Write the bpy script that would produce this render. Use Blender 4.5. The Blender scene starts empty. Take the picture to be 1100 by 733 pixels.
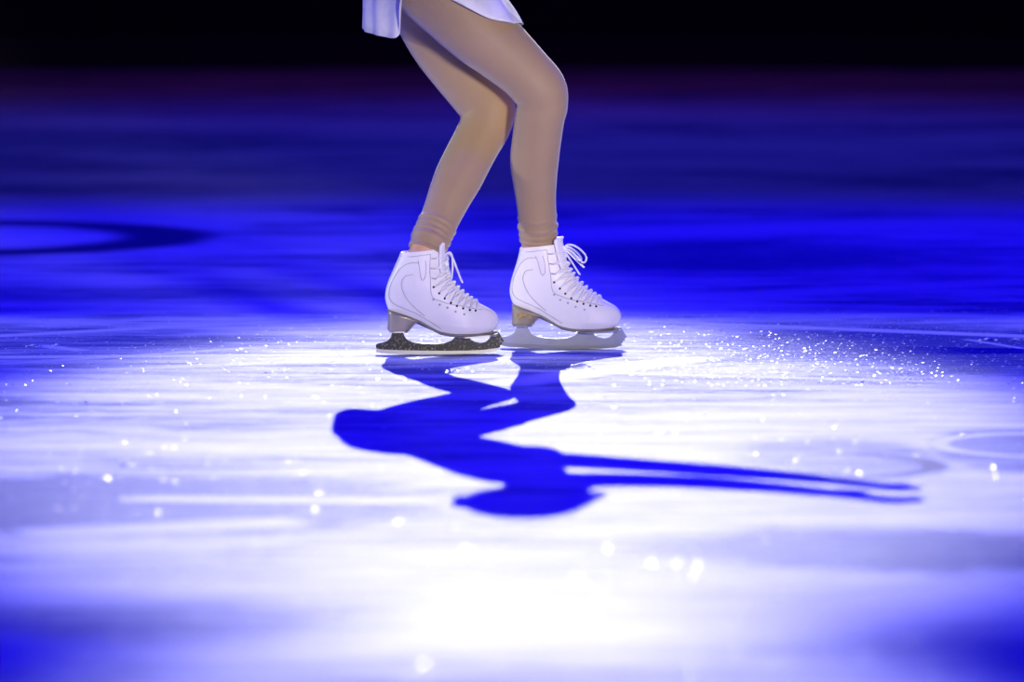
import bpy, bmesh, math, random
import numpy as np
from mathutils import Vector, Matrix
from mathutils.bvhtree import BVHTree

random.seed(7)
SC = bpy.context.scene
COL = SC.collection

# ------------------------------------------------------------------ camera geometry (metres)
F = 5145.0                      # focal length in pixels of the 1100 px wide frame
CAM = Vector((0.0, -10.5, 0.9651))
PITCH = math.atan(466.5 / F)
FWD = Vector((0, math.cos(PITCH), -math.sin(PITCH)))
UP = Vector((0, math.sin(PITCH), math.cos(PITCH)))


def P(px, py, Y):
    d = FWD + Vector((1, 0, 0)) * ((px - 550) / F) + UP * ((366.5 - py) / F)
    return CAM + d * ((Y - CAM.y) / d.y)


def G(px, py):
    d = FWD + Vector((1, 0, 0)) * ((px - 550) / F) + UP * ((366.5 - py) / F)
    return CAM + d * (-CAM.z / d.z)


def R(r, Y):
    return r * (Y - CAM.y) / F


# ------------------------------------------------------------------ helpers
def link(name, bm, mat, parent=None, smooth=True):
    me = bpy.data.meshes.new(name)
    if isinstance(bm, bpy.types.Mesh):
        me = bm
        me.name = name
    else:
        bmesh.ops.recalc_face_normals(bm, faces=bm.faces)
        bm.to_mesh(me)
        bm.free()
    me.materials.clear()
    me.materials.append(mat)
    for p in me.polygons:
        p.use_smooth = smooth
    o = bpy.data.objects.new(name, me)
    COL.objects.link(o)
    if parent:
        o.parent = parent
    return o


def empty(name, loc, rz, label, cat, group=None):
    o = bpy.data.objects.new(name, None)
    COL.objects.link(o)
    o.empty_display_size = 0.1
    o.location = loc
    o.rotation_euler = (0, 0, rz)
    tag(o, label, cat, group)
    return o


def tag(o, label=None, cat=None, group=None, kind=None):
    if label: o['label'] = label
    if cat: o['category'] = cat
    if group: o['group'] = group
    if kind: o['kind'] = kind
    return o


def catmull(pts, n):
    """pts: list of equal-length tuples; n samples per segment"""
    A = np.array(pts, float)
    A = np.vstack([2 * A[0] - A[1], A, 2 * A[-1] - A[-2]])
    out = []
    for i in range(1, len(A) - 2):
        for k in range(n):
            t = k / n
            p0, p1, p2, p3 = A[i - 1], A[i], A[i + 1], A[i + 2]
            out.append(0.5 * (2 * p1 + (p2 - p0) * t + (2 * p0 - 5 * p1 + 4 * p2 - p3) * t * t
                              + (3 * p1 - p0 - 3 * p2 + p3) * t ** 3))
    out.append(A[-2])
    return np.array(out)


def tube(bm, pts, seg=24, n=6, cap=True, side=Vector((0, 1, 0)), flat_end=False):
    """pts: (x, y, z, r_in_plane, r_side). One closed tapering limb."""
    S = catmull(pts, n) if len(pts) > 2 or n > 1 else np.array(pts, float)
    C = [Vector(s[:3]) for s in S]
    T = []
    for i in range(len(C)):
        a, b = C[max(0, i - 1)], C[min(len(C) - 1, i + 1)]
        T.append((b - a).normalized())
    rings = []

    def ring(c, t, ra, rb):
        s = side - t * side.dot(t)
        if s.length < 0.05:
            s = Vector((1, 0, 0)) - t * t.x
        s.normalize()
        u = t.cross(s).normalized()
        return [bm.verts.new(c + u * (ra * math.cos(2 * math.pi * k / seg)) + s * (rb * math.sin(2 * math.pi * k / seg))) for k in range(seg)]
    K = 5
    if cap:
        r0 = min(S[0][3], S[0][4])
        for k in range(K, 0, -1):
            a = k / K * math.pi / 2 * 0.97
            rings.append(ring(C[0] - T[0] * r0 * math.sin(a), T[0], S[0][3] * math.cos(a), S[0][4] * math.cos(a)))
    for i in range(len(C)):
        rings.append(ring(C[i], T[i], S[i][3], S[i][4]))
    if cap and not flat_end:
        r1 = min(S[-1][3], S[-1][4])
        for k in range(1, K + 1):
            a = k / K * math.pi / 2 * 0.97
            rings.append(ring(C[-1] + T[-1] * r1 * math.sin(a), T[-1], S[-1][3] * math.cos(a), S[-1][4] * math.cos(a)))
    for a, b in zip(rings, rings[1:]):
        for k in range(seg):
            bm.faces.new((a[k], a[(k + 1) % seg], b[(k + 1) % seg], b[k]))
    if cap:
        bm.faces.new(rings[0][::-1])
        bm.faces.new(rings[-1])
    return rings


def ellipsoid(bm, c, rx, ry, rz, rot=None, sub=3):
    r = bmesh.ops.create_icosphere(bm, subdivisions=sub, radius=1)
    M = Matrix.Translation(c) @ (rot or Matrix.Identity(4)) @ Matrix.Diagonal((rx, ry, rz, 1))
    bmesh.ops.transform(bm, matrix=M, verts=r['verts'])


def box(bm, c, sx, sy, sz, bev=0.0):
    r = bmesh.ops.create_cube(bm, size=1)
    bmesh.ops.transform(bm, matrix=Matrix.Translation(c) @ Matrix.Diagonal((sx, sy, sz, 1)), verts=r['verts'])
    if bev:
        es = list({e for v in r['verts'] for e in v.link_edges})
        bmesh.ops.bevel(bm, geom=es, offset=bev, segments=2, affect='EDGES')


def fuse(bm, voxel, smooth=4):
    """One continuous surface out of overlapping closed limbs."""
    bmesh.ops.recalc_face_normals(bm, faces=bm.faces)
    me = bpy.data.meshes.new('fuse')
    bm.to_mesh(me)
    bm.free()
    o = bpy.data.objects.new('fuse', me)
    COL.objects.link(o)
    m = o.modifiers.new('r', 'REMESH')
    m.mode = 'VOXEL'
    m.voxel_size = voxel
    s = o.modifiers.new('s', 'SMOOTH')
    s.factor = 0.5
    s.iterations = smooth
    dg = bpy.context.evaluated_depsgraph_get()
    out = bpy.data.meshes.new_from_object(o.evaluated_get(dg))
    bpy.data.objects.remove(o)
    bpy.data.meshes.remove(me)
    return out


# ------------------------------------------------------------------ materials
def mat(name, color, rough=0.5, metal=0.0, spec=0.5, noise=None, bump=None, sheen=0.0, coat=0.0):
    m = bpy.data.materials.new(name)
    m.use_nodes = True
    nt = m.node_tree
    b = nt.nodes['Principled BSDF']
    b.inputs['Base Color'].default_value = (*color, 1)
    b.inputs['Roughness'].default_value = rough
    b.inputs['Metallic'].default_value = metal
    b.inputs['Specular IOR Level'].default_value = spec
    b.inputs['Sheen Weight'].default_value = sheen
    b.inputs['Coat Weight'].default_value = coat
    tc = nt.nodes.new('ShaderNodeTexCoord')
    if noise:
        scale, c2, lo, hi = noise
        n = nt.nodes.new('ShaderNodeTexNoise')
        n.inputs['Scale'].default_value = scale
        n.inputs['Detail'].default_value = 6
        nt.links.new(tc.outputs['Object'], n.inputs['Vector'])
        r = nt.nodes.new('ShaderNodeMapRange')
        r.inputs['From Min'].default_value = lo
        r.inputs['From Max'].default_value = hi
        nt.links.new(n.outputs['Fac'], r.inputs['Value'])
        x = nt.nodes.new('ShaderNodeMix')
        x.data_type = 'RGBA'
        x.inputs['A'].default_value = (*color, 1)
        x.inputs['B'].default_value = (*c2, 1)
        nt.links.new(r.outputs['Result'], x.inputs['Factor'])
        nt.links.new(x.outputs['Result'], b.inputs['Base Color'])
    if bump:
        scale, dist = bump
        n = nt.nodes.new('ShaderNodeTexNoise')
        n.inputs['Scale'].default_value = scale
        n.inputs['Detail'].default_value = 3
        nt.links.new(tc.outputs['Object'], n.inputs['Vector'])
        u = nt.nodes.new('ShaderNodeBump')
        u.inputs['Strength'].default_value = 0.6
        u.inputs['Distance'].default_value = dist
        nt.links.new(n.outputs['Fac'], u.inputs['Height'])
        nt.links.new(u.outputs['Normal'], b.inputs['Normal'])
    return m


M_TIGHTS = mat('tan_tights', (0.38, 0.255, 0.145), 0.55, spec=0.3, noise=(9, (0.36, 0.24, 0.135), 0.35, 0.65), bump=(900, 0.0003), sheen=0.5)
M_SKIN = mat('skin', (0.62, 0.36, 0.26), 0.5, spec=0.4, noise=(40, (0.56, 0.30, 0.21), 0.4, 0.7))
M_DRESS = mat('pale_dress', (0.84, 0.83, 0.80), 0.55, spec=0.4, noise=(38, (0.74, 0.74, 0.75), 0.45, 0.7), bump=(120, 0.0008), sheen=0.2)
M_HAIR = mat('brown_hair', (0.05, 0.028, 0.016), 0.45, noise=(80, (0.09, 0.05, 0.03), 0.4, 0.7))
M_LEATHER = mat('white_leather', (0.90, 0.87, 0.87), 0.42, spec=0.45, noise=(25, (0.85, 0.82, 0.84), 0.4, 0.75), bump=(500, 0.00025))
M_SEAM = mat('grey_stitching', (0.50, 0.47, 0.50), 0.7)
M_LACE = mat('white_lace', (0.86, 0.85, 0.86), 0.75, bump=(1200, 0.0004))
M_EYELET = mat('dark_eyelet', (0.03, 0.03, 0.035), 0.35, metal=0.6)
M_SOLE = mat('grey_sole', (0.20, 0.18, 0.15), 0.5, noise=(60, (0.28, 0.25, 0.2), 0.4, 0.7))
M_HEEL_S = mat('silver_heel', (0.52, 0.46, 0.32), 0.3, metal=0.45, noise=(30, (0.45, 0.40, 0.28), 0.4, 0.7))
M_HEEL_G = mat('champagne_heel', (0.42, 0.36, 0.23), 0.38, metal=0.35, noise=(30, (0.36, 0.31, 0.20), 0.4, 0.7))
M_GOLD = mat('gold_emblem', (0.75, 0.50, 0.10), 0.3, metal=0.9)
M_STEEL = mat('satin_steel', (0.46, 0.48, 0.60), 0.45, metal=0.25, noise=(35, (0.40, 0.42, 0.55), 0.4, 0.7))
M_DARKBLADE = mat('dark_reflection_blade', (0.022, 0.021, 0.017), 0.3, metal=0.1, noise=(260, (0.34, 0.33, 0.27), 0.56, 0.70))  # dark surroundings mirrored in the steel, put into the base colour; specks are snow
M_CHROME = mat('polished_steel', (0.50, 0.50, 0.49), 0.35, metal=0.7)
def crystal():
    m = mat('ice_crystal', (0.92, 0.94, 0.98), 0.5, spec=0.3)
    nt = m.node_tree
    t = nt.nodes.new('ShaderNodeBsdfTranslucent')
    t.inputs['Color'].default_value = (0.95, 0.96, 1.0, 1)
    g = nt.nodes.new('ShaderNodeBsdfGlossy')
    g.inputs['Color'].default_value = (0.97, 0.98, 1.0, 1)
    g.inputs['Roughness'].default_value = 0.30
    x = nt.nodes.new('ShaderNodeMixShader')
    x.inputs['Fac'].default_value = 0.45
    y = nt.nodes.new('ShaderNodeMixShader')
    y.inputs['Fac'].default_value = 0.17
    nt.links.new(nt.nodes['Principled BSDF'].outputs[0], x.inputs[1])
    nt.links.new(t.outputs[0], x.inputs[2])
    nt.links.new(x.outputs[0], y.inputs[1])
    nt.links.new(g.outputs[0], y.inputs[2])
    nt.links.new(y.outputs[0], nt.nodes['Material Output'].inputs['Surface'])
    return m


M_SNOW = mat('snow', (0.90, 0.92, 0.95), 0.6, spec=0.5, bump=(300, 0.001))
M_CRYSTAL = crystal()
M_BOARD = mat('dark_boards', (0.012, 0.012, 0.03), 0.5, noise=(1.5, (0.006, 0.006, 0.018), 0.4, 0.6))
M_KICK = mat('dark_kickplate', (0.05, 0.03, 0.07), 0.5)
M_EYE = mat('eye_white', (0.75, 0.73, 0.7), 0.2)
M_BROWN = mat('brow_and_iris', (0.05, 0.03, 0.02), 0.4)
M_LIP = mat('lip', (0.5, 0.16, 0.15), 0.4)


# ------------------------------------------------------------------ ice
def make_ice_material():
    m = bpy.data.materials.new('rink_ice')
    m.use_nodes = True
    nt = m.node_tree
    N, L = nt.nodes, nt.links
    N.clear()
    out = N.new('ShaderNodeOutputMaterial')
    tc = N.new('ShaderNodeTexCoord')
    pos = tc.outputs['Object']

    def V(x):
        return x

    def setin(sock, v):
        if isinstance(v, (int, float)):
            sock.default_value = v
        else:
            L.new(v, sock)

    def math_(op, a, b=None, clamp=False):
        n = N.new('ShaderNodeMath')
        n.operation = op
        n.use_clamp = clamp
        setin(n.inputs[0], a)
        if b is not None:
            setin(n.inputs[1], b)
        return n.outputs[0]

    def noise(scale, detail=4, rough=0.55, vec=None, stretch=None, loc=(0, 0, 0)):
        v = vec or pos
        mp = N.new('ShaderNodeMapping')
        mp.inputs['Location'].default_value = loc
        mp.inputs['Scale'].default_value = stretch or (1, 1, 1)
        L.new(v, mp.inputs['Vector'])
        n = N.new('ShaderNodeTexNoise')
        n.inputs['Scale'].default_value = scale
        n.inputs['Detail'].default_value = detail
        n.inputs['Roughness'].default_value = rough
        L.new(mp.outputs[0], n.inputs['Vector'])
        return n.outputs['Fac']

    def smooth(v, a, b, lo=0.0, hi=1.0):
        n = N.new('ShaderNodeMapRange')
        n.interpolation_type = 'SMOOTHSTEP'
        setin(n.inputs['Value'], v)
        n.inputs['From Min'].default_value = a
        n.inputs['From Max'].default_value = b
        n.inputs['To Min'].default_value = lo
        n.inputs['To Max'].default_value = hi
        return n.outputs['Result']

    sep = N.new('ShaderNodeSeparateXYZ')
    L.new(pos, sep.inputs[0])
    X, Y = sep.outputs[0], sep.outputs[1]
    wob = noise(1.6, 5, 0.6)                     # wobble for the outlines of patches
    wob2 = noise(14, 3, 0.6, loc=(5, 2, 0))

    def radial(px, py, hw, hh):
        """normalised distance from an elliptical patch of ice given by where it lies in view"""
        c = G(px, py)
        ax = abs(G(px + hw, py).x - c.x)
        ay = abs(G(px, py - hh).y - G(px, py + hh).y) / 2
        a = math_('DIVIDE', math_('SUBTRACT', X, c.x), ax)
        b = math_('DIVIDE', math_('SUBTRACT', Y, c.y), ay)
        r = math_('SQRT', math_('ADD', math_('MULTIPLY', a, a), math_('MULTIPLY', b, b)))
        r = math_('ADD', r, math_('MULTIPLY', math_('SUBTRACT', wob, 0.5), 0.7))
        return math_('ADD', r, math_('MULTIPLY', math_('SUBTRACT', wob2, 0.5), 0.25))

    def patch(px, py, hw, hh, soft=0.35, amt=1.0):
        return smooth(radial(px, py, hw, hh), 1 - soft, 1 + soft, amt, 0.0)

    def line(p, q, w, amt=1.0, soft=1.0):
        a, b = G(*p), G(*q)
        d = b - a
        Ln = math.hypot(d.x, d.y)
        dx, dy = d.x / Ln, d.y / Ln
        ux, uy = math_('SUBTRACT', X, a.x), math_('SUBTRACT', Y, a.y)
        t = math_('ADD', math_('MULTIPLY', ux, dx), math_('MULTIPLY', uy, dy))
        s = math_('ABSOLUTE', math_('SUBTRACT', math_('MULTIPLY', ux, dy), math_('MULTIPLY', uy, dx)))
        m1 = smooth(s, w * 0.3, w * (1 + soft), amt, 0.0)
        m2 = smooth(t, -0.1 * Ln, 0.06 * Ln)
        m3 = smooth(t, 0.9 * Ln, 1.05 * Ln, 1.0, 0.0)
        return math_('MULTIPLY', math_('MULTIPLY', m1, m2), m3)

    def arc(cx, cy, rad, w, amt, xmin=None):
        ux, uy = math_('SUBTRACT', X, cx), math_('SUBTRACT', Y, cy)
        r = math_('SQRT', math_('ADD', math_('MULTIPLY', ux, ux), math_('MULTIPLY', uy, uy)))
        s = math_('ABSOLUTE', math_('SUBTRACT', r, rad))
        return smooth(s, w * 0.25, w, amt, 0.0)

    def total(lst, mode='MAXIMUM'):
        v = lst[0]
        for x in lst[1:]:
            v = math_(mode, v, x)
        return v

    # frosted against clear ice; two corner patches stand for the light pool's edge
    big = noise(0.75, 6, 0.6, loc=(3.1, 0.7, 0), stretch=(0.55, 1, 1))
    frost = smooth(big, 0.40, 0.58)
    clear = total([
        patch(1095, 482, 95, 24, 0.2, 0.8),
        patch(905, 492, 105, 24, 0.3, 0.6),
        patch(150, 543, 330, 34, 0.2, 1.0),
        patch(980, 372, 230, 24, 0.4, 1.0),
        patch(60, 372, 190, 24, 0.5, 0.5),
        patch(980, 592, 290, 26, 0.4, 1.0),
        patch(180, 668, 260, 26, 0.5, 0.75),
        patch(1060, 690, 260, 70, 0.5, 0.45),  # right corner past the pool: missing white light put into the ice colour
        patch(10, 725, 190, 60, 0.5, 0.45),  # left corner likewise, the pool's falloff coloured in
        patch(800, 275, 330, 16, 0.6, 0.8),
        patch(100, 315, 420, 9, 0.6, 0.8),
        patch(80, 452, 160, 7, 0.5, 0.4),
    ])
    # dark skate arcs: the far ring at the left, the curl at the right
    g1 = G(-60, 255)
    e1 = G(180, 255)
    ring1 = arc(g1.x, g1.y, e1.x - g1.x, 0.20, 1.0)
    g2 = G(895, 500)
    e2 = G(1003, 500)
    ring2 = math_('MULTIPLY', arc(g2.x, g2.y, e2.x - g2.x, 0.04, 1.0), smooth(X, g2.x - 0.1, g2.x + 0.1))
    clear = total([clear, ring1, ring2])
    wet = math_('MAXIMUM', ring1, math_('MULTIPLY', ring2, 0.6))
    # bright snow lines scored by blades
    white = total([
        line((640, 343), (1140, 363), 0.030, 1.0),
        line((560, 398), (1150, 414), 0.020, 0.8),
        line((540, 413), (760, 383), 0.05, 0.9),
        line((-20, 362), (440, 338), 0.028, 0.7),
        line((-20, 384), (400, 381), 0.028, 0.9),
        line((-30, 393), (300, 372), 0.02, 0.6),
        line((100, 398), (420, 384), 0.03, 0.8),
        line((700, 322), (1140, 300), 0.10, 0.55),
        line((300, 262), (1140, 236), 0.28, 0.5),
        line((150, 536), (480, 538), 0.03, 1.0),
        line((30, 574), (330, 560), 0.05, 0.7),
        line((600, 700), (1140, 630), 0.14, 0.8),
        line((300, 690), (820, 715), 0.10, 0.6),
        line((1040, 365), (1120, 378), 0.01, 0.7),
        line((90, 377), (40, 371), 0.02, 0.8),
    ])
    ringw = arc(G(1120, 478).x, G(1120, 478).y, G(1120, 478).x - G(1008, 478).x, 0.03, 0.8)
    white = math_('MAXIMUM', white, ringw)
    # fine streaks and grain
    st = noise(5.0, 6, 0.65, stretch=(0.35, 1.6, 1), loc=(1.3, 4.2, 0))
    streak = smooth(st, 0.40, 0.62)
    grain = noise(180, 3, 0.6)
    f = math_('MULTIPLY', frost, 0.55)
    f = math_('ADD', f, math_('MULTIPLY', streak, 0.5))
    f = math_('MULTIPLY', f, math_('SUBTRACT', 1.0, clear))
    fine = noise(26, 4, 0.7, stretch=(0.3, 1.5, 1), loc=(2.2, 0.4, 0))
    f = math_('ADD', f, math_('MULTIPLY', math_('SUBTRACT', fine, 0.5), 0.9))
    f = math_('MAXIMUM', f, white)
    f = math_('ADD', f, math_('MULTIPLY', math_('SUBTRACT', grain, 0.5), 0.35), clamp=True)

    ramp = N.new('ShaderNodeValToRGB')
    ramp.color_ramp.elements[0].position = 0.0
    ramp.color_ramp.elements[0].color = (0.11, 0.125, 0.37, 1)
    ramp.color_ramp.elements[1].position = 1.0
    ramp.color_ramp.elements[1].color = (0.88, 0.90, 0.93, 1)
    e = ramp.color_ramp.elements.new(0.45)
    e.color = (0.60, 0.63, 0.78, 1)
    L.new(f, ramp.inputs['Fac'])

    bump = N.new('ShaderNodeBump')
    bump.inputs['Strength'].default_value = 0.45
    bump.inputs['Distance'].default_value = 0.004
    h = math_('ADD', math_('MULTIPLY', noise(120, 4, 0.7), 0.7), math_('MULTIPLY', noise(18, 3, 0.6, stretch=(0.4, 1.5, 1)), 1.2))
    L.new(h, bump.inputs['Height'])

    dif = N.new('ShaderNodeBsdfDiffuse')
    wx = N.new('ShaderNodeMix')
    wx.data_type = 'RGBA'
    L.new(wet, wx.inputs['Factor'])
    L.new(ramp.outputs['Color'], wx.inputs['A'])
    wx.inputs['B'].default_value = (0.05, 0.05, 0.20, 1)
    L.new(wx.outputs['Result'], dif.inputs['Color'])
    L.new(bump.outputs['Normal'], dif.inputs['Normal'])
    glo = N.new('ShaderNodeBsdfGlossy')
    glo.inputs['Color'].default_value = (0.9, 0.92, 1.0, 1)
    glo.inputs['Roughness'].default_value = 0.28
    L.new(bump.outputs['Normal'], glo.inputs['Normal'])
    mix = N.new('ShaderNodeMixShader')
    mix.inputs['Fac'].default_value = 0.03
    L.new(dif.outputs[0], mix.inputs[1])
    L.new(glo.outputs[0], mix.inputs[2])
    L.new(mix.outputs[0], out.inputs['Surface'])
    return m


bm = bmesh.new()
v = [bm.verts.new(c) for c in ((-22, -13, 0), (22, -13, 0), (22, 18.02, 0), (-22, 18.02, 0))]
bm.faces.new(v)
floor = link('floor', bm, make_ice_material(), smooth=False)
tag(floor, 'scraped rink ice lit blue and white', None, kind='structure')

# far boards of the rink: panels with seams, a cap rail, a kickplate
bm = bmesh.new()
for i in range(-9, 9):
    box(bm, (i * 2.44 + 1.22, 18.05, 0.62), 2.425, 0.06, 0.80, 0.006)
box(bm, (0, 18.09, 0.6), 44, 0.04, 0.86)
box(bm, (0, 18.05, 1.06), 44, 0.12, 0.08, 0.02)
tag(link('wall_back', bm, M_BOARD, smooth=False), 'dark boards at the far side of the rink', None, kind='structure')
bm = bmesh.new()
box(bm, (0, 18.04, 0.105), 44, 0.07, 0.21, 0.008)
tag(link('baseboard_back', bm, M_KICK, smooth=False), 'dark purple kickplate along the far boards', None, kind='structure')

# ------------------------------------------------------------------ skates
UNIT = 1 / 4.581                     # one pixel of the 4.58x enlargement, in photo pixels
MPP = 10.48 / F                      # metres per photo pixel at the skates


def S(zx, zy):
    """side-view drawing coordinates of the boot -> local x (forward), z (up)"""
    return ((zx - 80) * UNIT * MPP, (660 - zy) * UNIT * MPP)


SLICES = [((98, 440), (598, 552)), ((90, 425), (622, 537)), ((84, 405), (632, 512)), ((80, 380), (629, 478)),
          ((82, 352), (606, 449)), ((87, 325), (558, 421)), ((94, 300), (500, 389)), ((103, 272), (448, 348)),
          ((112, 245), (410, 309)), ((119, 220), (380, 268)), ((125, 198), (362, 225)), ((129, 180), (351, 185)),
          ((131, 165), (336, 142))]
SOLE = [(80, 434), (98, 440), (180, 466), (250, 494), (300, 524), (340, 546), (400, 557), (500, 558), (600, 552), (640, 545)]


def sole_z(x):
    xs = [S(*p)[0] for p in SOLE]
    zs = [S(*p)[1] for p in SOLE]
    return float(np.interp(x, xs, zs))


_rows = catmull([(*S(*b), *S(*f)) for b, f in SLICES], 6)


def width(u, v):
    lo = np.interp(u, [0, .2, .42, .72, .9, 1], [.031, .031, .029, .043, .040, .034])
    mid = np.interp(u, [0, .3, .6, 1], [.033, .036, .034, .026])
    hi = np.interp(u, [0, .5, 1], [.036, .037, .034])
    if v < 0.5:
        k = v / 0.5
        k = k * k * (3 - 2 * k)
        return lo * (1 - k) + mid * k
    k = (v - 0.5) / 0.5
    return mid * (1 - k) + hi * k


def boot_pt(v, th, off=0.0):
    """v 0 sole .. 1 collar; th 0 heel, pi toe, near side is negative y for th in (0, pi)"""
    i = min(max(v, 0), 1) * (len(_rows) - 1)
    k = int(min(i, len(_rows) - 2))
    r = _rows[k] + (_rows[k + 1] - _rows[k]) * (i - k)
    xb, zb, xf, zf = r
    u = (1 - math.cos(th)) / 2
    x = xb + (xf - xb) * u
    z = zb + (zf - zb) * u
    r0 = _rows[0]
    u0 = min(max((x - r0[0]) / (r0[2] - r0[0]), 0), 1)
    z0 = r0[1] + (r0[3] - r0[1]) * u0
    z += (sole_z(x) - z0) * max(0, 1 - v / 0.45) ** 1.5
    s = math.sin(th)
    y = -math.copysign(abs(s) ** 0.75, s) * width(u, v)
    # slight tuck under at the sole
    y *= 1 - 0.10 * max(0, 1 - v / 0.10)
    p = Vector((x, y, z))
    if off:
        a = boot_pt(v + 0.01 if v < .98 else v, th) - boot_pt(v - 0.01 if v > .01 else v, th)
        b = boot_pt(v, th + 0.02) - boot_pt(v, th - 0.02)
        n = a.cross(b)
        if n.length > 1e-12:
            n.normalize()
            c = boot_pt(v, 0) * .5 + boot_pt(v, math.pi) * .5
            if n.dot(p - c) < 0:
                n = -n
            p += n * off
    return p


_grid = [(v / 100, math.pi * t / 120) for v in range(101) for t in range(1, 120)]
_gxyz = np.array([boot_pt(*g) for g in _grid])


def solve(zx, zy):
    """surface parameters of the near-side point seen at this place in side view"""
    x, z = S(zx, zy)
    d = (_gxyz[:, 0] - x) ** 2 + (_gxyz[:, 2] - z) ** 2
    return _grid[int(d.argmin())]


def boot_mesh():
    bm = bmesh.new()
    NT, NV = 72, 60
    rings = []
    for i in range(NV + 1):
        rings.append([bm.verts.new(boot_pt(i / NV, 2 * math.pi * k / NT)) for k in range(NT)])
    c = sum((boot_pt(1, 2 * math.pi * k / NT) for k in range(NT)), Vector()) / NT
    # rolled collar and the lining inside it
    for sc, dz in ((0.985, 0.0018), (0.93, 0.0018), (0.89, -0.001), (0.87, -0.012), (0.85, -0.035)):
        ring = []
        for k in range(NT):
            p = boot_pt(1, 2 * math.pi * k / NT)
            q = c + (p - c) * sc
            q.z += dz
            ring.append(bm.verts.new(q))
        rings.append(ring)
    for a, b in zip(rings, rings[1:]):
        for k in range(NT):
            bm.faces.new((a[k], a[(k + 1) % NT], b[(k + 1) % NT], b[k]))
    bm.faces.new(rings[0])
    bm.faces.new(rings[-1])
    return bm


def sole_mesh():
    bm = bmesh.new()
    NT = 72
    rings = []
    for off, dz in ((0.0, 0.001), (0.0016, 0.0), (0.002, -0.0025), (0.0012, -0.005), (-0.004, -0.0058)):
        ring = []
        for k in range(NT):
            th = 2 * math.pi * k / NT
            p = boot_pt(0, th)
            q = boot_pt(0.06, th)
            n = Vector((q.x - (p.x * 0 + 0.11), q.y, 0))
            n = Vector((-math.cos(th), -math.sin(th) * 1.0, 0)).normalized()
            ring.append(bm.verts.new((p.x + n.x * off, p.y + n.y * off, sole_z(p.x) + dz)))
        rings.append(ring)
    for a, b in zip(rings, rings[1:]):
        for k in range(NT):
            bm.faces.new((a[k], a[(k + 1) % NT], b[(k + 1) % NT], b[k]))
    bm.faces.new(rings[0])
    bm.faces.new(rings[-1])
    return bm


def heel_mesh():
    """heel block: a horseshoe plan that leans in towards the arch"""
    bm = bmesh.new()
    NT = 40
    rings = []
    NZ = 12
    zt = None
    for j in range(NZ + 1):
        t = j / NZ                               # 0 top, 1 bottom
        xb = S(92 + 1.5 * math.sin(t * 3.1), 0)[0]
        xf = S(272 - 72 * t ** 0.5, 0)[0]
        hw = 0.0295 - 0.0025 * t
        ring = []
        for k in range(NT):
            a = 2 * math.pi * k / NT
            cx, sx = math.cos(a), math.sin(a)
            ex = 0.8
            x = (xb + xf) / 2 - (xf - xb) / 2 * math.copysign(abs(cx) ** ex, cx)
            y = -hw * math.copysign(abs(sx) ** 0.62, sx)
            ztop = sole_z(x) - 0.003
            zbot = S(0, 541)[1]
            z = ztop * (1 - t) + min(zbot, ztop) * t
            ring.append(bm.verts.new((x, y, z)))
        rings.append(ring)
    for a, b in zip(rings, rings[1:]):
        for k in range(NT):
            bm.faces.new((a[k], a[(k + 1) % NT], b[(k + 1) % NT], b[k]))
    bm.faces.new(rings[0])
    bm.faces.new(rings[-1])
    return bm


def extrude_poly(bm, pts, y0, y1, bev=0.0006):
    vs = [bm.verts.new((x, y0, z)) for x, z in pts]
    f = bm.faces.new(vs)
    r = bmesh.ops.extrude_face_region(bm, geom=[f])
    nv = [e for e in r['geom'] if isinstance(e, bmesh.types.BMVert)]
    bmesh.ops.translate(bm, verts=nv, vec=(0, y1 - y0, 0))
    bmesh.ops.triangulate(bm, faces=[g for g in bm.faces if len(g.verts) > 8])


BLADE = [(34, 612), (46, 603), (72, 599), (93, 591), (106, 577), (112, 560), (112, 537), (168, 537), (169, 556), (176, 574),
         (190, 589), (215, 600), (255, 607), (320, 610), (370, 606), (402, 596), (420, 580), (428, 562), (428, 556), (482, 556),
         (486, 572), (500, 590), (522, 602), (550, 606), (575, 600), (590, 586), (597, 568), (595, 551), (628, 549), (640, 562),
         (648, 578), (661, 598), (650, 606), (652, 614), (641, 618), (642, 627), (630, 633), (560, 641), (480, 644), (380, 644),
         (260, 642), (140, 638), (60, 634), (36, 628)]


def blade_mesh():
    bm = bmesh.new()
    extrude_poly(bm, [S(*p) for p in BLADE], -0.0026, 0.0026)
    return bm


def runner_mesh():
    bm = bmesh.new()
    top = [(38, 628), (60, 633), (140, 637), (260, 641), (380, 643), (480, 643), (560, 640), (628, 632)]
    bot = [(640, 640), (600, 651), (540, 656), (460, 659), (360, 660), (240, 660), (140, 657), (60, 651), (36, 646)]
    extrude_poly(bm, [S(*p) for p in top + bot], -0.0034, 0.0034)
    return bm


def plate_mesh(x0, x1, half, zoff):
    """mounting plate screwed under the sole, following its curve"""
    bm = bmesh.new()
    n = 10
    rows = []
    for i in range(n + 1):
        x = x0 + (x1 - x0) * i / n
        e = min(1, 0.55 + 2.5 * min(i, n - i) / n)
        z = zoff if zoff > 0 else sole_z(x) - 0.006
        rows.append([bm.verts.new((x, s * half * e, z + dz)) for s, dz in ((-1, 0.001), (1, 0.001), (1, -0.003), (-1, -0.003))])
    for a, b in zip(rows, rows[1:]):
        for k in range(4):
            bm.faces.new((a[k], a[(k + 1) % 4], b[(k + 1) % 4], b[k]))
    bm.faces.new(rows[0])
    bm.faces.new(rows[-1])
    return bm


def screw_mesh(x, y, z):
    bm = bmesh.new()
    r = bmesh.ops.create_cone(bm, cap_ends=True, segments=14, radius1=0.0026, radius2=0.0034, depth=0.002)
    bmesh.ops.translate(bm, verts=r['verts'], vec=(x, y, z))
    return bm


def path_tube(bm, pts, r, flat=1.0, seg=8, n=3, side=Vector((0, 1, 0))):
    tube(bm, [(*p, r * flat, r) for p in pts], seg=seg, n=n, side=side)


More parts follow.
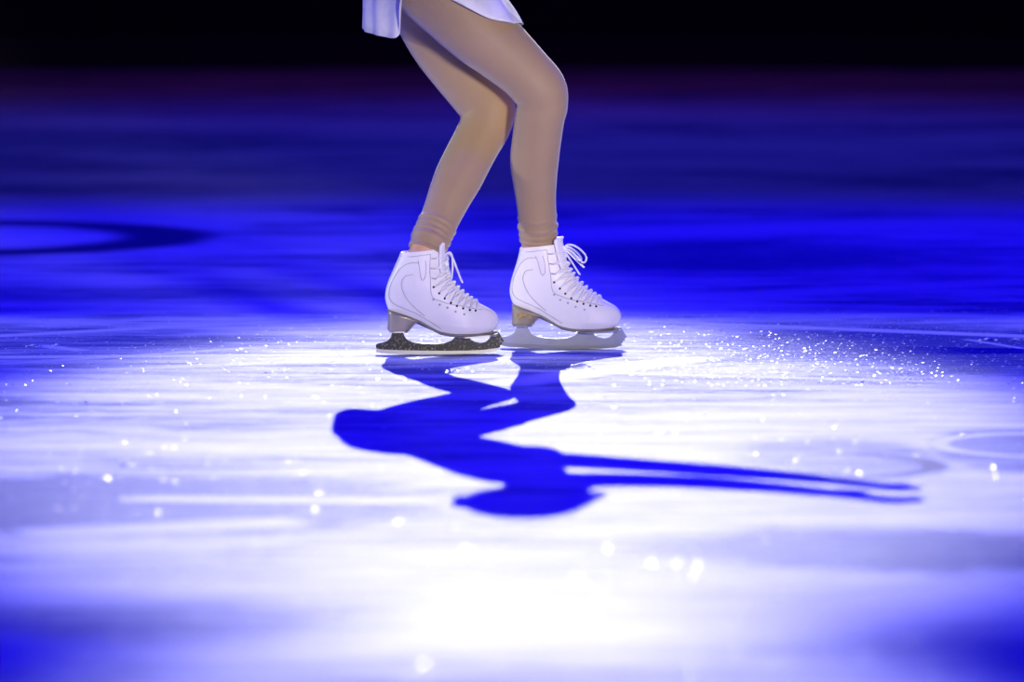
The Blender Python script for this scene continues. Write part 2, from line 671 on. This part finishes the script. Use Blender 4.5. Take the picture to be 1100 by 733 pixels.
SEAMS = [
    [(222, 206), (190, 206), (160, 218), (135, 247), (112, 292), (99, 338), (99, 376), (116, 404), (160, 426), (230, 455), (300, 500), (345, 530)],
    [(218, 196), (232, 228), (238, 268), (252, 290), (264, 278), (262, 236), (254, 196)],
    [(205, 262), (168, 272), (152, 305), (160, 345), (188, 392), (225, 432), (270, 466)],
    [(274, 168), (281, 232), (290, 290), (298, 352), (312, 378), (345, 394), (395, 408), (450, 420), (505, 432), (548, 440)],
    [(136, 178), (180, 178), (230, 172), (272, 166)],
]
EYELETS = [(310, 328), (336, 355), (362, 381), (392, 403), (423, 419), (454, 432), (486, 440), (516, 442)]
PUNCHED = [(310, 386), (338, 412), (376, 428), (417, 444), (457, 458)]
HOOKS = [(296, 188), (302, 238), (312, 286)]


def eyelet_mesh(v, th):
    bm = bmesh.new()
    p = boot_pt(v, th, 0.0004)
    n = (boot_pt(v, th, 0.003) - boot_pt(v, th)).normalized()
    M = Matrix.Translation(p) @ n.to_track_quat('Z', 'Y').to_matrix().to_4x4()
    r = bmesh.ops.create_cone(bm, cap_ends=True, segments=16, radius1=0.0027, radius2=0.0021, depth=0.0016)
    bmesh.ops.transform(bm, matrix=M, verts=r['verts'])
    return bm


def hook_mesh(v, th):
    """open speed hook: a stud with a bent tongue"""
    bm = bmesh.new()
    p0, p1 = boot_pt(v, th, 0.0), boot_pt(v, th, 0.006)
    back = (boot_pt(v, th - 0.15) - boot_pt(v, th)).normalized()
    path_tube(bm, [p0, p1, p1 + back * 0.004, p1 + back * 0.008 - (p1 - p0) * 0.2], 0.0013)
    return bm


def tongue_mesh():
    bm = bmesh.new()
    prof = catmull([S(372, 262), S(358, 215), S(350, 180), S(344, 150), S(340, 125), S(346, 106)], 4)
    rows = []
    n = 14
    for i, (x, z) in enumerate(prof):
        t = i / (len(prof) - 1)
        hw = 0.029 * math.sqrt(1 - 0.8 * max(0, (t - 0.78) / 0.22) ** 2)
        row = []
        for sgn in (1, -1):
            for k in range(n + 1):
                a = (k / n * 2 - 1) * sgn
                y = hw * a
                xx = x - 0.012 * a * a + (0.0015 if sgn > 0 else -0.0035)
                zz = z
                row.append(bm.verts.new((xx, y, zz)))
        rows.append(row)
    m = len(rows[0])
    for a, b in zip(rows, rows[1:]):
        for k in range(m):
            bm.faces.new((a[k], a[(k + 1) % m], b[(k + 1) % m], b[k]))
    bm.faces.new(rows[0])
    bm.faces.new(rows[-1])
    return bm


_bvh = None
_ridge = None


def over_ridge(C0, C1, d0, d1, off, n=15, span=82):
    """points over the front of the boot from the near side at C0 to the far side at C1"""
    pts = []
    for k in range(n + 1):
        q = k / n
        al = math.radians(-span + 2 * span * q)
        C = C0.lerp(C1, q)
        d = d0.lerp(d1, q).normalized()
        ray = d * math.cos(al) + Vector((0, 1, 0)) * math.sin(al)
        hit, nrm, _, _ = _bvh.ray_cast(C + ray * 0.2, -ray)
        if hit is None:
            hit = C + ray * 0.03
        pts.append(hit + ray * (off + 0.0018 * math.cos(al)))
    return pts


def lace_mesh(i):
    global _bvh, _ridge
    b = boot_mesh()
    bmesh.ops.recalc_face_normals(b, faces=b.faces)
    _bvh = BVHTree.FromBMesh(b)
    b.free()
    _ridge = [Vector((r[2], 0, r[3])) for r in catmull([(*S(*p), *S(*f)) for p, f in SLICES], 12)]
    bm = bmesh.new()
    pts = EYELETS[::-1] + HOOKS[::-1]
    C = [Vector((S(*p)[0], 0, S(*p)[1])) for p in pts]
    D = []
    for c in C:
        q = min(_ridge, key=lambda w: (w - c).length)
        D.append((q - c).normalized())
    for k in range(len(C) - 1):
        p = over_ridge(C[k], C[k + 1], D[k], D[k + 1], 0.0010)
        path_tube(bm, p, 0.0021, n=2, side=Vector((0.6, 0, 0.8)))
        p = [Vector((v.x, -v.y, v.z)) for v in over_ridge(C[k], C[k + 1], D[k], D[k + 1], 0.0024)]
        path_tube(bm, p, 0.0021, n=2, side=Vector((0.6, 0, 0.8)))
    return bm


def bow_mesh(strands):
    bm = bmesh.new()
    for st in strands:
        pts = [Vector((S(x, z)[0], y, S(x, z)[1])) for x, z, y in st]
        path_tube(bm, pts, 0.0024, flat=0.9, n=6, seg=10)
    c = strands[0][0]
    ellipsoid(bm, Vector((S(c[0], c[1])[0], c[2], S(c[0], c[1])[1])), 0.006, 0.006, 0.005, sub=2)
    return bm


def r5(x, y):
    return (229 + .625 * x, 46 + .625 * y)


def rr(lst, f):
    return [(*f(a, b), c) for a, b, c in lst]


BOW_RIGHT = [
    rr([(190, 185, 0), (225, 158, -.006), (285, 166, -.012), (342, 205, -.016), (374, 248, -.016), (368, 286, -.014), (340, 292, -.012), (300, 250, -.008), (245, 205, -.004), (194, 190, 0)], r5),
    rr([(190, 185, 0), (230, 180, .010), (280, 215, .020), (320, 265, .022), (318, 290, .020), (280, 262, .014), (230, 215, .006), (192, 190, 0)], r5),
    rr([(190, 188, 0), (222, 240, -.008), (268, 305, -.012), (300, 355, -.014), (322, 388, -.014)], r5),
    rr([(192, 188, 0), (240, 235, .006), (296, 292, .010), (330, 325, .012), (346, 338, .012)], r5),
]


def l2(x, y):
    # 7.33x enlargement at (445, 250) of the left skate -> boot drawing coordinates
    px, py = 445 + x / 7.33, 250 + y / 7.33
    X0, Z0 = (px - 390) * 4.581 - 28, (py - 230) * 4.581 - 34
    z = S(0, Z0)[1]
    return (X0 - 1.4 * max(0, z - S(0, 360)[1]) ** 2 / (UNIT * MPP), Z0)


BOW_LEFT = [
    rr([(225, 205, 0), (248, 176, -.006), (270, 166, -.010), (287, 190, -.014), (292, 255, -.016), (288, 330, -.016), (276, 384, -.014), (262, 360, -.010), (252, 290, -.006), (240, 225, -.002)], l2),
    rr([(225, 205, 0), (250, 190, .010), (268, 215, .016), (268, 290, .018), (256, 330, .016), (246, 270, .008), (230, 215, 0)], l2),
    rr([(228, 200, 0), (262, 172, -.006), (296, 215, -.012), (326, 295, -.014), (352, 365, -.014), (368, 398, -.014)], l2),
    rr([(228, 205, 0), (255, 240, .008), (275, 310, .012), (280, 360, .014)], l2),
]


def emblem_mesh():
    """four small gold strokes in a row on the heel, too small to read"""
    bm = bmesh.new()

    def stroke(pts):
        q = []
        for x, y in pts:
            X, Z = S(124 + x, 502 - y)
            q.append(Vector((X, -0.0288, Z)))
        path_tube(bm, q, 0.0009, n=1, seg=6)
    stroke([(0, 2), (6, 16), (13, 2)])
    stroke([(30, 4), (18, 4), (18, 20), (30, 20)])
    stroke([(18, 12), (28, 12)])
    stroke([(36, 22), (48, 16), (36, 10), (48, 3)])
    stroke([(53, 1), (60, 13), (67, 1)])
    stroke([(56, 6), (64, 6)])
    return bm


_prof_plate = (S(420, 0)[0], S(628, 0)[0])


def make_skate(root, blade_m, heel_m, bow, bow_label, blade_label):
    boot = link('boot', boot_mesh(), M_LEATHER, root)
    for sm in SEAMS:
        for sgn in (1, -1):
            b = bmesh.new()
            pth = []
            for p in sm:
                v, t = solve(*p)
                pth.append(boot_pt(v, t if sgn > 0 else 2 * math.pi - t, 0.0002))
            path_tube(b, pth, 0.0008, n=4, seg=6)
            link('seam', b, M_SEAM, boot)
    for p in EYELETS:
        v, t = solve(*p)
        for th in (t, 2 * math.pi - t):
            link('eyelet', eyelet_mesh(v, th), M_EYELET, boot)
    for p in PUNCHED:
        v, t = solve(*p)
        for th in (t, 2 * math.pi - t):
            link('punched_hole', eyelet_mesh(v, th), M_SEAM, boot)
    for p in HOOKS:
        v, t = solve(*p)
        for th in (t, 2 * math.pi - t):
            link('lace_hook', hook_mesh(v, th), M_CHROME, boot)
    link('tongue', tongue_mesh(), M_LEATHER, root)
    laces = link('laces', lace_mesh(0), M_LACE, root)
    b = link('bow', bow_mesh(bow), M_LACE, laces)
    b['label'] = bow_label
    link('sole', sole_mesh(), M_SOLE, root)
    heel = link('heel', heel_mesh(), heel_m, root)
    bl = link('blade', blade_mesh(), blade_m, root, smooth=False)
    bl['label'] = blade_label
    link('runner', runner_mesh(), M_CHROME, bl, smooth=False)
    link('mounting_plate', plate_mesh(_prof_plate[0], _prof_plate[1], 0.026, 0), M_CHROME, bl, smooth=False)
    link('mounting_plate', plate_mesh(S(100, 0)[0], S(190, 0)[0], 0.022, S(0, 541)[1] - 0.001), M_CHROME, bl, smooth=False)
    for x in (440, 470, 612):
        for s in (-1, 1):
            xx = S(x, 0)[0]
            link('screw', screw_mesh(xx, s * 0.016, sole_z(xx) - 0.0095), M_CHROME, bl)
    return heel


LY, RY = -0.185, -0.02
gr = G(547.5, 374.2)
sk_r = empty('figure_skate', (gr.x, gr.y, 0), math.radians(-7),
             'white figure skate at right with pale satin steel blade and gold marks on its heel', 'skate', 'pair of white figure skates')
heel = make_skate(sk_r, M_STEEL, M_HEEL_G, BOW_RIGHT, 'white bow with wide loops sticking out forward', 'pale blue grey steel blade')
e = link('emblem', emblem_mesh(), M_GOLD, heel)
e['label'] = 'row of small gold marks'
gl = G(413.8, 381.3)
sk_l = empty('figure_skate', (gl.x, gl.y, 0), math.radians(6),
             'white figure skate at left with dark snow-speckled blade and silver heel', 'skate', 'pair of white figure skates')
LEAN = 1.4                           # the left ankle is bent further forward


def lean(z):
    return LEAN * max(0, z - S(0, 360)[1]) ** 2


make_skate(sk_l, M_DARKBLADE, M_HEEL_S, BOW_LEFT, 'white bow with narrow loop and end hanging down', 'steel blade coloured as a dark reflection, speckled with snow')

for o in sk_l.children_recursive:
    for vv in o.data.vertices:
        vv.co.x += lean(vv.co.z)

# ------------------------------------------------------------------ skater
CY = -0.06
person = empty('person', (P(450, -48, CY).x, CY, 0), 0,
               'person in tan tights and pale skirt, knees bent, skating on white skates', 'person')


def rel(bm):
    bmesh.ops.translate(bm, verts=bm.verts, vec=-Vector(person.location))
    return bm


def limb(pts, grow=0.0, side_ratio=0.95):
    out = []
    for px, py, Y, r, *k in pts:
        c = P(px, py, Y)
        a = R(r, Y) + grow
        out.append((*c, a, (R(r, Y) * (k[0] if k else side_ratio)) + grow))
    return out


LEG_R = [(450, -42, -.135, 44, .95), (466, -18, -.15, 43, .95), (490, 8, -.15, 40, .95), (514, 33, -.145, 36.5, .95), (537, 53, -.14, 33, .95),
         (563, 77, -.13, 29, .95), (579, 96, -.125, 28.5, .92), (582.5, 112, -.12, 26.5, .92), (580, 126, -.115, 25.5, .95), (576.5, 150, -.10, 25.3, .98),
         (574, 174, -.085, 25, .98), (574.5, 195, -.07, 22.6, .98), (575.5, 212, -.06, 20.7, .95), (577, 230, -.05, 19.6, .95), (578, 250, -.035, 19.2, .95),
         (578, 264, -.028, 18.4, .95), (576, 285, -.022, 16, .9)]
LEG_L = [(443, -46, .02, 43, .95), (453, -12, .03, 42, .95), (467, 23, .03, 38.5, .95), (478, 46, .02, 36, .95), (495, 72, .01, 33.5, .92),
         (512, 97, .0, 30.5, .92), (524, 116, -.01, 28.8, .92), (521, 135, -.02, 26.6, .95), (512, 153, -.035, 25.2, .98), (502.5, 171, -.055, 25, .98),
         (493, 190, -.08, 24.8, .98), (483.5, 210, -.105, 22.6, .98), (474.5, 231, -.13, 20.2, .95), (465, 252, -.155, 19.4, .95),
         (460, 263, -.17, 18.8, .95), (454, 278, -.183, 16.5, .9)]
TORSO = [(450, -44, CY, 46, 1.75), (466, -62, CY, 41, 1.75), (488, -82, CY, 37, 1.65), (515, -112, CY, 42, 1.55), (538, -142, CY, 45, 1.55),
         (556, -168, CY, 38, 1.9), (566, -184, CY, 30, 1.9)]
NECK = [(562, -178, CY, 30, 1.1), (569, -205, CY, 25, 1.0), (567, -235, CY, 26, 1.0)]


def arm(s):
    return [(560, -170, CY + s * .125, 24, 1.0), (586, -171, CY + s * .145, 23, 1), (630, -176, CY + s * .118, 20.5, 1), (680, -186, CY + s * .096, 18.5, 1),
            (698, -191, CY + s * .091, 18.5, 1), (730, -200, CY + s * .089, 17, 1), (770, -214, CY + s * .089, 13.5, 1.1), (790, -223, CY + s * .089, 12, 1.25)]


def build_body():
    bm = bmesh.new()
    tube(bm, limb(LEG_R, -.0008), n=6)
    tube(bm, limb(LEG_L, -.0008), n=6)
    tube(bm, limb(TORSO), n=6)
    tube(bm, limb(NECK), n=4)
    # bust
    for s in (-1, 1):
        ellipsoid(bm, P(566, -130, CY + s * .055), .05, .05, .055)
    # feet inside the boots
    for sk in (sk_r, sk_l):
        M = Matrix.Translation(sk.location) @ Matrix.Rotation(sk.rotation_euler[2], 4, 'Z')
        def W(zx, zy):
            x, z = S(zx, zy)
            if sk is sk_l:
                x += lean(z)
            return M @ Vector((x, 0, z))
        tube(bm, [(*W(222, 200), .030, .029), (*W(206, 290), .031, .027), (*W(190, 360), .035, .026), (*W(170, 395), .03, .024)], n=4)
        tube(bm, [(*W(180, 390), .026, .023), (*W(300, 420), .032, .026), (*W(430, 470), .026, .033), (*W(560, 505), .014, .028)], n=4)
    # arms and hands
    for s in (-1, 1):
        a = limb(arm(s))
        tube(bm, a, n=5)
        w = P(790, -223, CY + s * .089)
        d = (P(826, -240, CY + s * .088) - w).normalized()
        side = Vector((0, 1, 0))
        nrm = d.cross(side).normalized()
        if nrm.z < 0:
            nrm = -nrm
        sd = Vector((0, -s, 0))            # towards the body's middle: the thumb's side
        tube(bm, [(*(w - d * .01), .019, .024), (*(w + d * .03), .016, .034), (*(w + d * .07), .014, .038), (*(w + d * .088), .011, .036)], n=4)
        for k, (off, ln) in enumerate(((.029, .072), (.010, .080), (-.010, .075), (-.028, .060))):
            b0 = w + d * .078 + sd * off
            p1 = b0 + d * ln * .45 + nrm * .002
            p2 = p1 + d * ln * .32 - nrm * .008
            p3 = p2 + d * ln * .22 - nrm * .012
            tube(bm, [(*b0, .0092, .0092), (*p1, .0086, .0086), (*p2, .008, .008), (*p3, .007, .007)], n=3, seg=12)
        t0 = w + d * .018 + sd * .022 - nrm * .003
        tube(bm, [(*t0, .013, .013), (*(t0 + d * .030 + sd * .022 - nrm * .006), .0105, .0105), (*(t0 + d * .055 + sd * .030 - nrm * .008), .0088, .0088)], n=4, seg=12)
    # head, facing right
    h = P(566, -258, CY)
    ellipsoid(bm, h + Vector((-.008, 0, .025)), .093, .074, .088)
    ellipsoid(bm, h + Vector((.030, 0, -.022)), .060, .060, .080)
    ellipsoid(bm, h + Vector((.052, 0, -.078)), .030, .034, .024)
    tube(bm, [(*(h + Vector((.085, 0, .020))), .010, .009), (*(h + Vector((.100, 0, -.005))), .011, .011), (*(h + Vector((.104, 0, -.020))), .011, .015)], n=4, seg=12)
    for s in (-1, 1):
        ellipsoid(bm, h + Vector((.078, s * .030, .024)), .014, .024, .008)          # brow ridge
        ellipsoid(bm, h + Vector((.066, s * .036, -.022)), .022, .022, .022)         # cheek
        ellipsoid(bm, h + Vector((-.006, s * .073, -.004)), .019, .008, .031, Matrix.Rotation(.2, 4, 'Y'))   # ear
    ellipsoid(bm, h + Vector((.082, 0, -.048)), .012, .022, .006)
    ellipsoid(bm, h + Vector((.080, 0, -.058)), .012, .019, .006)
    rel(bm)
    return fuse(bm, 0.0045, 4)


body = link('body', build_body(), M_SKIN, person)


def build_tights():
    bm = bmesh.new()

    def cut(pts, yend):
        S_ = [list(p) for p in pts if p[1] < yend - 4]
        return S_
    for pts, yend, wr in ((LEG_R, 262, ((233, 1.2), (243, 2.2), (251, 1.2))), (LEG_L, 275, ((242, 1.8), (247.5, 1.4), (254, 2.0), (260, 1.8)))):
        A = catmull([p for p in pts], 24)
        rows = []
        for a in A:
            if a[1] > yend - 6 and a[1] > 200:
                break
            rows.append(a)
        # gathers above the hem
        out = []
        for a in rows:
            r = a[3]
            for y0, amp in wr:
                r += amp * math.exp(-((a[1] - y0) / 1.5) ** 2)
            c = P(a[0], a[1], a[2])
            out.append((*c, R(r, a[2]) + .0022, R(r, a[2]) * a[4] + .0022))
        tube(bm, out, n=1, seg=40, flat_end=True)
    tube(bm, limb(TORSO[:3], .0022), n=6, seg=40)
    rel(bm)
    return fuse(bm, 0.0025, 2)


tights = link('tights', build_tights(), M_TIGHTS, person)
for pts, yh, nm in ((LEG_R, 257, 0), (LEG_L, 268, 0)):
    A = catmull(pts, 40)
    a = min((q for q in A if q[1] > 200), key=lambda q: abs(q[1] - yh))
    b = min((q for q in A if q[1] > 200), key=lambda q: abs(q[1] - yh - 2.2))
    bm = bmesh.new()
    ca, cb = P(a[0], a[1], a[2]), P(b[0], b[1], b[2])
    ra = R(a[3], a[2]) + .0026
    tube(bm, [(*ca, ra, ra * .96), (*((ca + cb) / 2), ra + .0008, ra * .96 + .0008), (*cb, ra, ra * .96)], n=3, seg=40, cap=True, flat_end=True)
    bm.faces.ensure_lookup_table()
    link('hem', rel(bm), M_TIGHTS, tights)


# dress: bodice over the torso with a skirt hung from the waist
def build_bodice():
    bm = bmesh.new()
    tube(bm, limb([(462, -58, CY, 42, 1.75), *TORSO[2:5], (550, -160, CY, 41, 1.8)], .0055), n=6, seg=36)
    for s in (-1, 1):
        ellipsoid(bm, P(566, -130, CY + s * .055), .0545, .0545, .059)
    for s in (-1, 1):           # shoulder straps
        tube(bm, [(*P(580, -140, CY + s * .09), .022, .02), (*P(572, -184, CY + s * .095), .024, .022), (*P(545, -176, CY + s * .085), .024, .022), (*P(530, -140, CY + s * .07), .02, .02)], n=5, seg=16)
    rel(bm)
    return fuse(bm, 0.005, 4)


dress = link('dress', build_bodice(), M_DRESS, person)
dress['label'] = 'pale lavender white dress'

HEM = [  # where the hem hangs: (px, py, Y)
    (561, 27, -.125), (556, 26, -.17), (545, 23.5, -.205), (528, 20, -.228), (508, 11.5, -.24), (488, 1, -.248), (468, -9, -.25), (450, -14, -.25), (437, -13, -.247),
    (430, 2, -.242), (428.5, 26, -.234), (428, 38, -.225), (421, 41, -.215), (408, 38.5, -.195), (398, 36, -.17), (391, 33, -.13), (390, 31, -.06), (392, 28, .02), (398, 24, .10),
    (412, 12, .15), (440, 0, .175), (470, -4, .17), (500, 0, .15), (525, 9, .11), (545, 17, .05), (556, 23, -.02), (561, 26, -.08)]


def build_skirt():
    n = len(HEM)
    H = catmull(HEM + [HEM[0]], 8)[:-1]
    N_ = len(H)
    wc = P(476, -72, CY)
    ax = (P(515, -112, CY) - P(466, -62, CY)).normalized()
    sd = Vector((0, 1, 0))
    fr = sd.cross(ax).normalized()
    if fr.x < 0:
        fr = -fr
    bm = bmesh.new()
    rows = []
    for i in range(N_):
        h = P(*H[i])
        a = 2 * math.pi * i / N_
        top = wc + fr * (.086 * math.cos(a)) - sd * (.139 * math.sin(a))
        hipc = P(452, -40, CY)
        mid = (top + h) * .5
        outw = (mid - hipc)
        outw = outw.normalized()
        if H[i][0] < 435:          # the back falls over the seat
            ctrl = mid + Vector((-.085 * max(0, -outw.x), .04 * outw.y, .055))
        else:
            ctrl = mid + outw * .035
        col = []
        for k in range(19):
            t = k / 18
            p = top * (1 - t) ** 2 + ctrl * 2 * t * (1 - t) + h * t * t
            fold = .003 * t * math.sin(a * 15 + 1.3 * math.sin(a * 4))
            p += (Vector((p.x, p.y, 0)) - Vector((hipc.x, hipc.y, 0))).normalized() * fold
            col.append(bm.verts.new(p))
        rows.append(col)
    for i in range(N_):
        a, b = rows[i], rows[(i + 1) % N_]
        for k in range(18):
            bm.faces.new((a[k], a[k + 1], b[k + 1], b[k]))
    # the cloth lies over the seat and the bodice, never inside them
    trees = []
    for me in (tights.data, dress.data):
        trees.append(BVHTree.FromPolygons([tuple(v.co + person.location) for v in me.vertices], [tuple(p.vertices) for p in me.polygons]))
    for it in range(3):
        for col in rows:
            for v in col[1:]:
                for tr in trees:
                    hit, nrm, _, dist = tr.find_nearest(v.co)
                    gap = (v.co - hit).dot(nrm)
                    if gap < .007:
                        v.co = hit + nrm * .007
        if it < 2:
            inner = [v for col in rows for v in col[2:-1]]
            bmesh.ops.smooth_vert(bm, verts=inner, factor=.4, use_axis_x=True, use_axis_y=True, use_axis_z=True)
    bmesh.ops.recalc_face_normals(bm, faces=bm.faces)
    bmesh.ops.solidify(bm, geom=bm.faces[:], thickness=0.0016)
    return rel(bm)


skirt = link('skirt', build_skirt(), M_DRESS, dress)


# hair, eyes, mouth
def build_hair():
    bm = bmesh.new()
    h = P(566, -258, CY)
    ellipsoid(bm, h + Vector((-.016, 0, .032)), .095, .079, .090)
    ellipsoid(bm, h + Vector((-.098, 0, .030)), .028, .034, .032)
    for k in range(14):
        a = k / 14 * math.pi * 2
        c = h + Vector((-.102, 0, .030))
        tube(bm, [(*(c + Vector((-.012, .026 * math.cos(a), .026 * math.sin(a)))), .008, .008), (*(c + Vector((.012, .03 * math.cos(a + .8), .03 * math.sin(a + .8)))), .008, .008)], n=3, seg=8)
    # clear the face
    me = bmesh.ops.bisect_plane(bm, geom=bm.verts[:] + bm.edges[:] + bm.faces[:], plane_co=h + Vector((.058, 0, .045)), plane_no=Vector((.80, 0, -.6)), clear_outer=True)
    bmesh.ops.holes_fill(bm, edges=[e for e in bm.edges if e.is_boundary])
    return rel(bm)


link('hair', build_hair(), M_HAIR, person)
for s in (-1, 1):
    bm = bmesh.new()
    h = P(566, -258, CY)
    ellipsoid(bm, h + Vector((.083, s * .030, .006)), .008, .012, .0065, sub=2)
    ey = link('eye', rel(bm), M_EYE, person)
    bm = bmesh.new()
    ellipsoid(bm, h + Vector((.0895, s * .030, .006)), .003, .006, .006, sub=2)
    link('iris', rel(bm), M_BROWN, ey)
bm = bmesh.new()
h = P(566, -258, CY)
ellipsoid(bm, h + Vector((.0885, 0, -.053)), .007, .020, .006, sub=2)
link('lips', rel(bm), M_LIP, person)

# ------------------------------------------------------------------ loose ice on the surface
FV, FF = [], []


def grain(c, r, facing=False):
    """a thin six-sided flake lying on the ice tilted about the angle that glints at the camera"""
    tx, ty = (.19, random.gauss(0, .03)) if facing else (random.gauss(.18, .15), random.gauss(0, .13))
    M = (Matrix.Rotation(tx, 3, 'X') @ Matrix.Rotation(ty, 3, 'Y') @ Matrix.Rotation(random.uniform(0, 6.28), 3, 'Z'))
    sx, sy, n = random.uniform(.8, 1.3), random.uniform(.8, 1.3), len(FV)
    for h, q in ((-.04, 1.0), (.04, .9)):
        for k in range(6):
            a = k * math.pi / 3
            FV.append(c + M @ Vector((math.cos(a) * r * q * sx, math.sin(a) * r * q * sy, h * r)))
    FF.append(tuple(n + 5 - k for k in range(6)))
    FF.append(tuple(n + 6 + k for k in range(6)))
    for k in range(6):
        j = (k + 1) % 6
        FF.append((n + k, n + j, n + 6 + j, n + 6 + k))


def near_skate(g):
    return -.34 < g.x < .30 and -.26 < g.y < .12


for k in range(4500):
    px = random.uniform(-60, 1160)
    py = random.choice((random.uniform(325, 400), random.uniform(330, 520), random.triangular(335, 420, 375)))
    if k % 3 == 0:
        px = random.gauss(930, 130)
        py = random.uniform(332, 415)
    g = G(px, py)
    if near_skate(g):
        continue
    r = random.choice((.0012, .0015, .0018, .0022, .003)) * random.uniform(.7, 1.2)
    if random.random() < .03:
        r *= 1.7
    grain(g + Vector((0, 0, r * .3)), r)
for px, py in ((653, 591), (795, 608), (750, 608), (727, 607), (700, 607), (358, 656), (48, 649), (338, 549), (132, 536), (62, 547), (80, 547), (65, 672),
               (135, 627), (175, 517), (176, 482), (187, 483), (925, 678), (710, 466), (725, 467), (840, 474), (867, 476), (895, 472), (990, 535), (985, 520), (620, 625), (500, 590), (1000, 715), (840, 640)):
    g = G(px, py)
    grain(g + Vector((0, 0, .002)), .0036, True)  # fixed tilt turns the beam to the camera as a blurred glint
for k in range(200):
    px, py = random.uniform(-50, 1150), random.uniform(500, 740)
    g = G(px, py)
    r = random.uniform(.0012, .003)
    grain(g + Vector((0, 0, r * .3)), r)
me = bpy.data.meshes.new('ice_shavings')
me.from_pydata(FV, [], FF)
sh = link('ice_shavings', me, M_CRYSTAL, smooth=False)
tag(sh, 'glittering crumbs of shaved ice scattered over the rink', 'ice shavings', kind='stuff')


def clump(px, py, w, label):
    g = G(px, py)
    bm = bmesh.new()
    for k in range(16):
        a, q = random.uniform(0, 6.28), random.uniform(0, 1) ** .7
        r = w * random.uniform(.14, .30) * (1.1 - .6 * q)
        ellipsoid(bm, Vector((math.cos(a) * q * w, math.sin(a) * q * w * .6, r * .35)), r * 1.3, r * 1.1, r * .62, sub=2)
    o = link('snow_clump', fuse(bm, max(.0012, w * .06), 1), M_SNOW)
    o.location = (g.x, g.y, 0)
    tag(o, label, 'snow', 'small clumps of snow on the ice')


clump(1062, 366, .022, 'small white snow clump on the ice second from the right edge')
clump(1093, 365, .016, 'small snow clump at the very right edge of the picture')
clump(36, 373, .022, 'larger low snow clump on the ice near the left edge of the picture')
clump(62, 371, .015, 'tiny snow clump just right of the larger one near the left edge')


# ------------------------------------------------------------------ light
def spot(name, loc, target, energy, color, size_deg, blend, radius=0.2):
    l = bpy.data.lights.new(name, 'SPOT')
    l.energy = energy
    l.color = color
    l.spot_size = math.radians(size_deg)
    l.spot_blend = blend
    l.shadow_soft_size = radius
    o = bpy.data.objects.new(name, l)
    COL.objects.link(o)
    o.location = loc
    o.rotation_euler = (Vector(target) - Vector(loc)).to_track_quat('-Z', 'Y').to_euler()
    return o


KE = 4 * math.pi


def pw(E, loc, tgt):
    return E * KE * (Vector(loc) - Vector(tgt)).length_squared


# follow spot from the far stand, behind the skater: throws the long shadow towards the camera
L1, T1 = (0.0, 40.0, 20.8), (0.0, -1.75, 0.0)
spot('follow_spot', L1, T1, pw(4.5, L1, T1), (1.0, 0.97, 0.95), 3.05, 0.6, 0.10)
# a second beam from high behind, falling on the ice nearer the camera
L6, T6 = (0.0, 30.0, 26.0), (0.0, -4.75, 0.0)
spot('near_pool_spot', L6, T6, pw(3.2, L6, T6), (1.0, 0.97, 0.95), 1.75, 0.9, 0.10)
# added low beam from the left, shaped to whiten the ice around the skates
L7, T7 = (-26.0, 0.4, 8.5), (-0.1, 0.15, 0.0)
spot('side_fill_spot', L7, T7, pw(1.4, L7, T7), (0.95, 0.97, 1.0), 3.2, 0.35, 0.15)
# unseen low front light from the right, set close so ice behind stays dark
L2, T2 = (1.35, -4.9, 0.92), (0.0, -0.1, 0.44)
spot('front_spot', L2, T2, pw(2.55, L2, T2), (1.0, 0.90, 0.80), 12.5, 0.4, 0.28)
# blue wash from the truss over the ice
for nm, L3, T3, q in (('blue_wash_left', (-6.0, 5.5, 12.0), (0.0, 0.2, 0.0), 1.75), ('blue_wash_right', (6.0, 5.0, 12.0), (0.0, 0.2, 0.0), 1.75),
                      ('blue_wash_front', (0.0, -5.5, 12.0), (0.0, -3.0, 0.0), 1.2)):
    spot(nm, L3, T3, pw(q, L3, T3), (0.010, 0.002, 1.0), 45, 0.55, 0.8)
L4, T4 = (0.0, 9.0, 13.0), (0.0, 8.5, 0.0)
spot('blue_wash_far', L4, T4, pw(0.9, L4, T4), (0.045, 0.035, 1.0), 56, 0.9, 1.2)
L5, T5 = (0.0, 14.0, 8.0), (0.0, 17.0, 0.0)
spot('purple_wash', L5, T5, pw(0.13, L5, T5), (0.35, 0.03, 1.0), 110, 0.8, 0.8)

w = bpy.data.worlds.new('dark_hall')
SC.world = w
w.use_nodes = True
w.node_tree.nodes['Background'].inputs['Color'].default_value = (0.0008, 0.0008, 0.004, 1)
w.node_tree.nodes['Background'].inputs['Strength'].default_value = 1.0

# ------------------------------------------------------------------ camera and colour
cd = bpy.data.cameras.new('camera')
cam = bpy.data.objects.new('camera', cd)
COL.objects.link(cam)
cam.location = CAM
cam.rotation_euler = (math.pi / 2 - PITCH, 0, 0)
cd.sensor_fit = 'HORIZONTAL'
cd.sensor_width = 36
cd.lens = F / 1100 * 36
cd.clip_end = 200
cd.dof.use_dof = True
cd.dof.focus_distance = 10.42
cd.dof.aperture_fstop = 2.8
SC.camera = cam
SC.view_settings.view_transform = 'Standard'
SC.view_settings.look = 'None'
SC.view_settings.gamma = 1
SC.view_settings.exposure = 0
SC.view_settings.use_curve_mapping = False
SC.cycles.use_denoising = True
